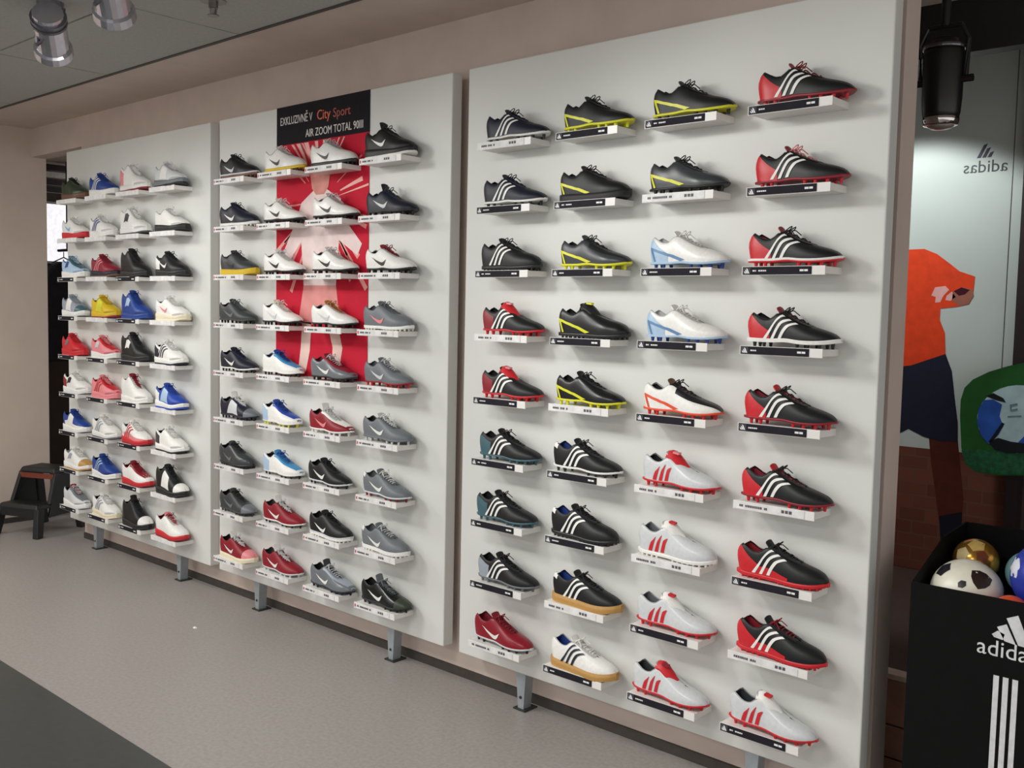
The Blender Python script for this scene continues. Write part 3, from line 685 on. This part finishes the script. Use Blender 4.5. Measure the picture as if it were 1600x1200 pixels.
# ------------------------------------------------------------------ spotlights, sprinkler and track
chrome = mat('#c9c8d2', .22, 20, .08, metal=.9); glassm = mat('#f6f3ee', .3, emit=3.)
def track_spot(loc, aim, label, power, deg=75):
    t = thing('track_spotlight', label, 'spotlight', loc, 0, 'silver spotlights on the ceiling')
    d = (Vector(aim)-Vector(loc)).normalized(); a = d.orthogonal().normalized(); b_ = d.cross(a)
    link('mount', MB().cyl((0, 0, CEIL-loc[2]-.02), (0, 0, CEIL-loc[2]+.0), .05), mat('#8c8c94', .35, metal=.8), t)
    link('stem', MB().cyl((0, 0, .03), (0, 0, CEIL-loc[2]-.02), .010), mat('#8c8c94', .35, metal=.8), t)
    M_ = Matrix((a, b_, d)).transposed()
    K_ = 1.25
    prof = [(.022, -.09), (.045, -.085), (.05, -.05), (.05, .055), (.058, .06), (.060, .085), (.052, .09)]
    def place(pr, n=20):
        m = MB().lathe(pr, n); m.v = [tuple(M_ @ Vector(v)*K_) for v in m.v]; return m
    h = link('housing', place(prof), chrome, t, smooth=False)
    link('cooling_fin', place([(.054, -.07), (.054, -.062), (.05, -.061), (.05, -.052), (.054, -.051), (.054, -.043)]), mat('#77777f', .4, metal=.8), h)
    link('lens', place([(.047, .088), (.047, .0905)]), glassm, h)
    y_ = MB()
    for sg in (-1, 1): y_.cyl(tuple(a*sg*.078), tuple(a*sg*.078+Vector((0, 0, .05))), .006, n=8).cyl(tuple(a*sg*.060), tuple(a*sg*.084), .008, n=8)
    y_.cyl(tuple(-a*.082+Vector((0, 0, .05))), tuple(a*.082+Vector((0, 0, .05))), .006, n=8)
    link('yoke', y_, mat('#6c6c74', .35, metal=.8), t)
    spot('spot_light', tuple(Vector(loc)+d*.125), aim, power, deg)
track_spot((-4.06, -1.06, 2.575), (-5.9, 0, 1.3), 'silver spotlight over the dark floor strip, beside the joint of two tiles', 14)
track_spot((-3.44, -1.12, 2.60), (-5.0, 0, 1.3), 'silver spotlight on the ceiling between sprinkler and tile joint', 14)
SPOTS = [((-7.0, -1.75, 2.575), (-5.4, 0, .9), 38), ((-5.8, -1.75, 2.575), (-3.9, 0, .9), 48), ((-4.5, -1.9, 2.575), (-2.6, 0, .9), 46), ((-3.2, -1.9, 2.575), (-1.0, 0, 1.0), 78)]  # all out of view; the last is added to brighten the boot panel's end
for k, (l_, a_, pw) in enumerate(SPOTS):
    track_spot(l_, a_, ['silver spotlight aimed at the trainer panel', 'silver spotlight aimed at the poster panel', 'silver spotlight aimed at the navy and yellow boots', 'added unseen silver spotlight aimed at the red-heeled boots'][k], pw, 66)
t = thing('sprinkler', 'small metal sprinkler head under the ceiling tiles', 'sprinkler', (-3.53, -.665, CEIL))
mt = mat('#8b8580', .35, metal=.8)
link('rose', MB().lathe([(.05, -.004), (.05, 0)], 20), mt, t)
link('body', MB().lathe([(.012, -.05), (.014, -.03), (.018, -.028), (.018, -.004)], 12), mt, t)
link('deflector', MB().lathe([(.022, -.058), (.022, -.054)], 12), mt, t)
link('arm', MB().tube([(-.014, 0, -.03), (-.016, 0, -.045), (0, 0, -.055), (.016, 0, -.045), (.014, 0, -.03)], .0025), mt, t)

# black lamp in the window zone
bk, bk2 = mat('#111113', .35, 20, .2), mat('#1c1a1d', .45)
t = thing('window_spotlight', 'large black spotlight with chrome rim beside the boot panel', 'spotlight', (-1.172, .5, 2.16))
link('housing', MB().lathe([(.052, .0), (.057, .02), (.06, .06), (.062, .20), (.06, .215), (.045, .235), (.04, .25), (.02, .258)], 28), bk, t, smooth=True)
link('lens_ring', MB().lathe([(.044, -.02), (.052, -.018), (.055, -.004), (.055, .004), (.05, .006)], 28), mat('#d8d5d2', .12, metal=1.), t, smooth=True)
link('bulb_glass', MB().lathe([(.01, -.032), (.03, -.028), (.044, -.018)], 20), mat('#8a7f78', .1), t, smooth=True)
link('cooling_ring', MB().lathe([(.064, .217), (.066, .222), (.064, .228)], 28), mat('#6d6c70', .3, metal=.9), t)
y_ = MB().tube([(-.07, 0, .12), (-.074, 0, .24), (-.05, 0, .29), (.05, 0, .29), (.074, 0, .24), (.07, 0, .12)], .008, 8).cyl((-.085, 0, .12), (-.055, 0, .12), .012, n=10).cyl((.055, 0, .12), (.092, 0, .12), .012, n=10)
link('yoke', y_, bk, t)
link('stem', MB().cyl((0, 0, .29), (0, 0, .45), .014), bk, t)
link('mount', MB().box((-.09, -.05, .45), (.09, .05, CEIL-2.16)), bk2, t)

# window light washing the poster: twin lamp further along the same fascia
t = thing('window_spotlight', 'black spotlight above the footballer poster', 'spotlight', (-1.95, 1.35, 2.55))
link('housing', MB().lathe([(.052, .0), (.057, .02), (.062, .16), (.04, .19)], 24), bk, t)
link('lens_ring', MB().lathe([(.044, -.012), (.055, 0), (.05, .006)], 24), mat('#d8d5d2', .12, metal=1.), t)
link('stem', MB().cyl((0, 0, .18), (0, 0, .25), .014), bk, t)
spot('poster_spot_light', (-1.95, 1.35, 2.52), (-1.75, 2.02, 1.45), 37, 92, .35, .04, (.95, 1, .98))

# ------------------------------------------------------------------ footballer poster in the window
YP = 2.0195
def pxpoly(P, Y=YP): return [(float(q[0]), float(q[2])) for q in (on_y(a, b, Y) for a, b in P)]
t = thing('window_poster', 'large window poster of a footballer in orange shirt', 'poster', (0, 0, 0))
PL, PR = -3.0, -1.325
zsplit = float(on_y(1440, 700, YP)[2])
link('poster_sheet', MB().box((PL, YP-.004, zsplit), (PR, YP, 2.72)), mat('#cdd6d2', .5, 1.6, .06), t)
mb_ = bpy.data.materials.new('printed_bricks'); mb_.use_nodes = True
nt = mb_.node_tree; bt = nt.nodes.new('ShaderNodeTexBrick'); tc = nt.nodes.new('ShaderNodeTexCoord'); mp = nt.nodes.new('ShaderNodeMapping')
mp.inputs['Rotation'].default_value = (math.pi/2, 0, 0); bt.inputs['Scale'].default_value = 4.0
bt.inputs['Color1'].default_value = (*lin('#7a4434'), 1); bt.inputs['Color2'].default_value = (*lin('#693528'), 1); bt.inputs['Mortar'].default_value = (*lin('#6d4a3a'), 1)
bt.inputs['Mortar Size'].default_value = .015
nt.links.new(tc.outputs['Object'], mp.inputs['Vector']); nt.links.new(mp.outputs['Vector'], bt.inputs['Vector'])
nt.links.new(bt.outputs['Color'], nt.nodes['Principled BSDF'].inputs['Base Color']); nt.nodes['Principled BSDF'].inputs['Roughness'].default_value = .6
link('printed_brickwork', MB().box((PL, YP-.004, .33), (PR, YP, zsplit)), mb_, t)
def pr_(name, P, col, lay, par=t, Y=YP):
    for p in P: flat(name, [pxpoly(p, Y)], mat(col, .6, 25, .08, spec=.2), Y-.004-.0008*lay, Y-.004-.0008*(lay-1), par)
pr_('printed_leg', [[(1452, 684), (1497, 688), (1502, 740), (1506, 780), (1501, 830), (1501, 872), (1470, 882), (1470, 830), (1462, 770), (1455, 720)], [(1330, 664), (1400, 676), (1392, 740), (1372, 800), (1350, 880), (1322, 880), (1330, 800), (1325, 720)]], '#5a2a20', 1)
pr_('printed_sock', [[(1468, 806), (1504, 800), (1501, 846), (1501, 872), (1470, 882), (1470, 840)], [(1370, 806), (1334, 806), (1322, 880), (1350, 880)]], '#1c1d2a', 2)
pr_('printed_shorts', [[(1345, 575), (1390, 574), (1424, 571), (1478, 553), (1488, 580), (1492, 620), (1497, 660), (1497, 690), (1470, 689), (1445, 683), (1420, 670), (1380, 690), (1318, 690), (1330, 620)]], '#26273a', 2)
pr_('printed_shirt', [[(1335, 410), (1370, 396), (1400, 391), (1445, 389), (1465, 397), (1485, 412), (1500, 424), (1524, 432), (1521, 460), (1515, 475), (1498, 479), (1470, 482), (1469, 500), (1477, 520), (1478, 553), (1424, 571), (1390, 575), (1342, 575), (1345, 500), (1338, 480), (1300, 470), (1290, 450)]], '#ef4a26', 3)
pr_('printed_sleeve', [[(1490, 455), (1503, 449), (1520, 452), (1522, 462), (1514, 475), (1500, 478), (1488, 470)]], '#a56a58', 4)
pr_('printed_sleeve', [[(1491, 455), (1503, 449), (1516, 453), (1508, 460), (1499, 462)]], '#4a1626', 5)
pr_('printed_mark', [[(1456, 462), (1462, 449), (1478, 447), (1484, 453), (1475, 462), (1470, 472), (1462, 473), (1463, 464)], [(1480, 462), (1488, 456), (1494, 464), (1486, 470), (1478, 469)]], '#f3b9b6', 4)
pr_('printed_head', [[(1392, 391), (1392, 372), (1383, 350), (1388, 322), (1400, 312), (1412, 316), (1418, 335), (1414, 356), (1408, 374), (1408, 391)]], '#7a4a38', 2)
wp = on_y(1540, 261, YP)
text('lettering', 'adidas', .078, mat('#3a3f44', .5), t, (float(wp[0]), YP-.0046, float(wp[2])), 1.0, mirror=True)
wl = on_y(1533, 247, YP)
b = MB()
for pp in bars(0, 0, .062): b.prism([(-x, z) for x, z in pp], -.0006, 0)
link('logo', b, mat('#3d3448', .5), t, (float(on_y(1556, 247, YP)[0]), YP-.0042, float(wl[2])))

# ------------------------------------------------------------------ hanging ball sign
YS = 1.86
t = thing('ball_sign', 'green rounded sign printed with a blue and white football', 'sign', (0, 0, 0))
out = pxpoly([(1500, 650), (1501, 625), (1507, 606), (1520, 593), (1545, 581), (1575, 572), (1600, 567), (1640, 562), (1675, 570), (1695, 600), (1700, 650), (1700, 695), (1690, 732), (1660, 741), (1620, 743), (1560, 743), (1525, 738), (1508, 725), (1502, 700)], YS)
flat('board', [out], mat('#1d5a22', .45, 10, .2), YS, YS+.02, t)
grass = [(1502, 704), (1512, 700), (1520, 706), (1530, 701), (1545, 707), (1560, 702), (1580, 708), (1600, 703), (1625, 708), (1650, 702), (1675, 707), (1697, 702), (1690, 730), (1660, 739), (1620, 741), (1560, 741), (1527, 736), (1510, 723)]
flat('printed_grass', [pxpoly(grass, YS)], mat('#1c5a3a', .5, 60, .4), YS-.001, YS, t)
bc, br = (1592, 655), 62
flat('printed_ball', [pxpoly([(bc[0]+br*1.05*math.cos(a), bc[1]+br*.86*math.sin(a)) for a in np.linspace(0, 2*math.pi, 32)[:-1]], YS)], mat('#b9d4da', .3, 12, .15), YS-.002, YS-.001, t)
for P in ([(1529, 640), (1538, 625), (1552, 624), (1566, 632), (1562, 650), (1568, 666), (1560, 680), (1545, 694), (1533, 680), (1527, 660)], [(1600, 682), (1625, 690), (1640, 680), (1630, 702), (1600, 707), (1580, 703)]): flat('printed_patch', [pxpoly(P, YS)], mat('#2b58b0', .35, 12, .25), YS-.0028, YS-.002, t)
for P in ([(1541, 619), (1552, 614), (1568, 622), (1572, 629), (1556, 625)], [(1566, 660), (1570, 662), (1556, 684), (1550, 690), (1545, 690)], [(1545, 690), (1560, 684), (1580, 690), (1610, 694), (1600, 708), (1575, 708), (1555, 703)]): flat('printed_blade', [pxpoly(P, YS)], mat('#151a22', .4), YS-.0034, YS-.0028, t)
for P in ([(1578, 632), (1590, 630), (1590, 633), (1581, 635), (1581, 640), (1590, 638), (1590, 641), (1579, 643)], [(1575, 650), (1596, 649), (1596, 651), (1575, 652)]): flat('printed_mark', [pxpoly(P, YS)], mat('#6d8894', .4), YS-.0034, YS-.002, t)
sx = [float(on_y(1560, 650, YS)[0]), float(on_y(1650, 650, YS)[0])]
for x in sx: link('hanging_wire', MB().cyl((x, YS+.01, float(on_y(1600, 600, YS)[2])), (x, YS+.01, 2.80), .0025, n=6), mat('#555555', .4, metal=.8), t)

# ------------------------------------------------------------------ wooden window platform behind the bin
t = thing('window_platform', 'low brown boarded platform under the window posters', 'platform', (0, 0, 0))
link('core', MB().box((-4.4, .53, 0), (2.5, 1.999, .318)), mat('#3a2a24', .8), t)
wood = mat('#b08470', .55, 12, .18, .1)
zz = [.0, .044, .158, .318]
for a, b_ in zip(zz[:-1], zz[1:]):
    for k in range(3):
        bevel(link('plank', MB().box((-4.4+2.3*k+.002, .505, a+.003), (-4.4+2.3*(k+1)-.002, .53, b_-.003)), wood, t), .003)
link('top_edge', MB().box((-4.4, .50, .318), (2.5, .56, .335)), mat('#e0cdbd', .5), t)
link('deck', MB().box((-4.4, .56, .318), (2.5, 1.999, .332)), mat('#4a3630', .6), t)

# ------------------------------------------------------------------ ball bin
BL, BR, BY0, BY1, BZ = -1.01, -.494, 0.0, .44, .792
t = thing('ball_bin', 'black cardboard ball bin with white logo and stripes', 'bin', ((BL+BR)/2, 0, 0))
hw2 = (BR-BL)/2; bkm = mat('#08090a', .7, 20, .2, spec=.15)
link('front_panel', MB().box((-hw2, BY0, 0), (hw2, BY0+.006, BZ)), bkm, t)
link('back_panel', MB().box((-hw2, BY1-.006, 0), (hw2, BY1, .90)), bkm, t)
for sg in (-1, 1):
    x0, x1 = sorted((sg*hw2, sg*(hw2-.006)))
    pf = [(BY0+.006, 0), (BY1-.006, 0), (BY1-.006, .90), (BY0+.24, .885), (BY0+.17, .857), (BY0+.006, BZ)]
    m = MB(); n = len(pf); V = [(x0, y, z) for y, z in pf]+[(x1, y, z) for y, z in pf]
    m.add(V, [tuple(range(n-1, -1, -1)), tuple(range(n, 2*n))]+[(i, (i+1) % n, (i+1) % n+n, i+n) for i in range(n)])
    link('side_panel', m, bkm, t)
link('inner_tray', MB().box((-hw2+.006, BY0+.006, .496), (hw2-.006, BY1-.006, .506)), bkm, t)
wm = mat('#d5d7da', .5)
for k in range(3): link('stripe', MB().box((-.781+.752+.0235*k-.001, -.0012, .03), (-.781+.752+.0235*k+.013, 0, .585)), wm, t)
b = MB()
for pp in ([(-.034, .687), (-.012, .684), (-.020+.012, .700), (-.026, .706), (-.040, .694)], [(-.008, .682), (.020, .678), (-.005, .728), (-.028, .716)], [(.026, .678), (.056, .676), (.022, .757), (-.006, .744)]): b.prism(pp, -.0012, 0)
link('logo', b, wm, t)
text('lettering', 'adidas', .062, wm, t, (0, -.0008, .655), 1.0)

def ball(c, r, name, label, col, panels, rough=.35, metal=0.):
    t = thing(name, label, 'ball', (c[0], c[1], c[2]-r), 0, 'footballs in the black bin')
    m = MB().lathe([(r*math.sin(a), r-r*math.cos(a)) for a in np.linspace(.02, math.pi-.02, 20)], 28)
    link('shell', m, mat(col, rough, 14, .08, metal=metal), t, smooth=True)
    for d, ang, pc, sides in panels:
        d = Vector(d).normalized(); a = d.orthogonal().normalized(); b_ = d.cross(a); m = MB()
        V = [d*(r*1.004)]; rings = []
        for q in (.5, 1.):
            for k in range(sides*3):
                ph = 2*math.pi*k/(sides*3); rr = ang*q*(1-.22*abs(math.sin(ph*sides/2)))
                V.append((d*math.cos(rr)+(a*math.cos(ph)+b_*math.sin(ph))*math.sin(rr))*(r*1.005))
        n = sides*3
        m.add([v+Vector((0, 0, r)) for v in V], [(0, 1+k, 1+(k+1) % n) for k in range(n)]+[(1+k, 1+n+k, 1+n+(k+1) % n, 1+(k+1) % n) for k in range(n)])
        link('panel', m, mat(pc, .35), t, smooth=True)
toc = lambda x, z: (x, -1, z)
ball((-.900, .125, .755), .098, 'football', 'cream football with black star panels at the bin front', '#e6e2d2',
     [((.55, -.69, -.06), .30, '#1a1720', 5), ((-.15, -1.3, -.12), .24, '#1a1720', 5), ((.62, -.62, .74), .34, '#2a1a18', 3), ((.15, -1, .55), .14, '#2a2a2a', 2), ((-.6, -.5, .8), .28, '#1a1720', 5), ((1, .3, .1), .3, '#1a1720', 5)])
ball((-.935, .305, .812), .066, 'football', 'glossy gold football behind the cream football', '#b98b3a', [((.2, -.6, 1), .4, '#d8b56a', 5), ((-.4, -1, .5), .35, '#e3cf9a', 5), ((.6, -.9, .5), .3, '#7a3a1e', 5)], .22, .7)
ball((-.700, .170, .830), .10, 'football', 'blue and white football in the black bin', '#2436a0', [((-.85, -.6, .3), .35, '#dfe2ee', 2), ((.1, -1, .4), .4, '#4f9ad8', 5), ((.8, -.6, .2), .35, '#dfe2ee', 4)])
ball((-.795, .335, .795), .064, 'football', 'pale teal football behind the blue football', '#8fc4c6', [((-.5, -1, .4), .3, '#dfe6e6', 4), ((.3, -.6, .9), .3, '#2b6d78', 4)])
ball((-.765, .060, .742), .049, 'football', 'small orange football against the bin front', '#e0552c', [((-.4, -1, .5), .3, '#f0e4da', 4)])
ball((-.890, .315, .612), .105, 'football', 'white football under the gold football', '#dcdcd8', [((-.6, -1, .5), .3, '#1a1720', 5)])

sc = on_y(305, 980, 0); d_ = ray(305, 981); q_ = CAM+d_*(-CAM[2]/d_[2])
m = MB().add([(-.011, -.006, 0), (.006, -.009, 0), (.012, .004, 0), (-.004, .008, 0), (-.007, -.001, .005), (.004, -.003, .006), (.006, .003, .003), (-.002, .004, .005)], [(3, 2, 1, 0), (4, 5, 6, 7), (0, 1, 5, 4), (1, 2, 6, 5), (2, 3, 7, 6), (3, 0, 4, 7)])
tag(link('paper_scrap', m, mat('#efeeea', .8), None, (float(q_[0]), float(q_[1]), 0)), 'tiny white paper scrap lying on the grey floor', 'paper scrap')
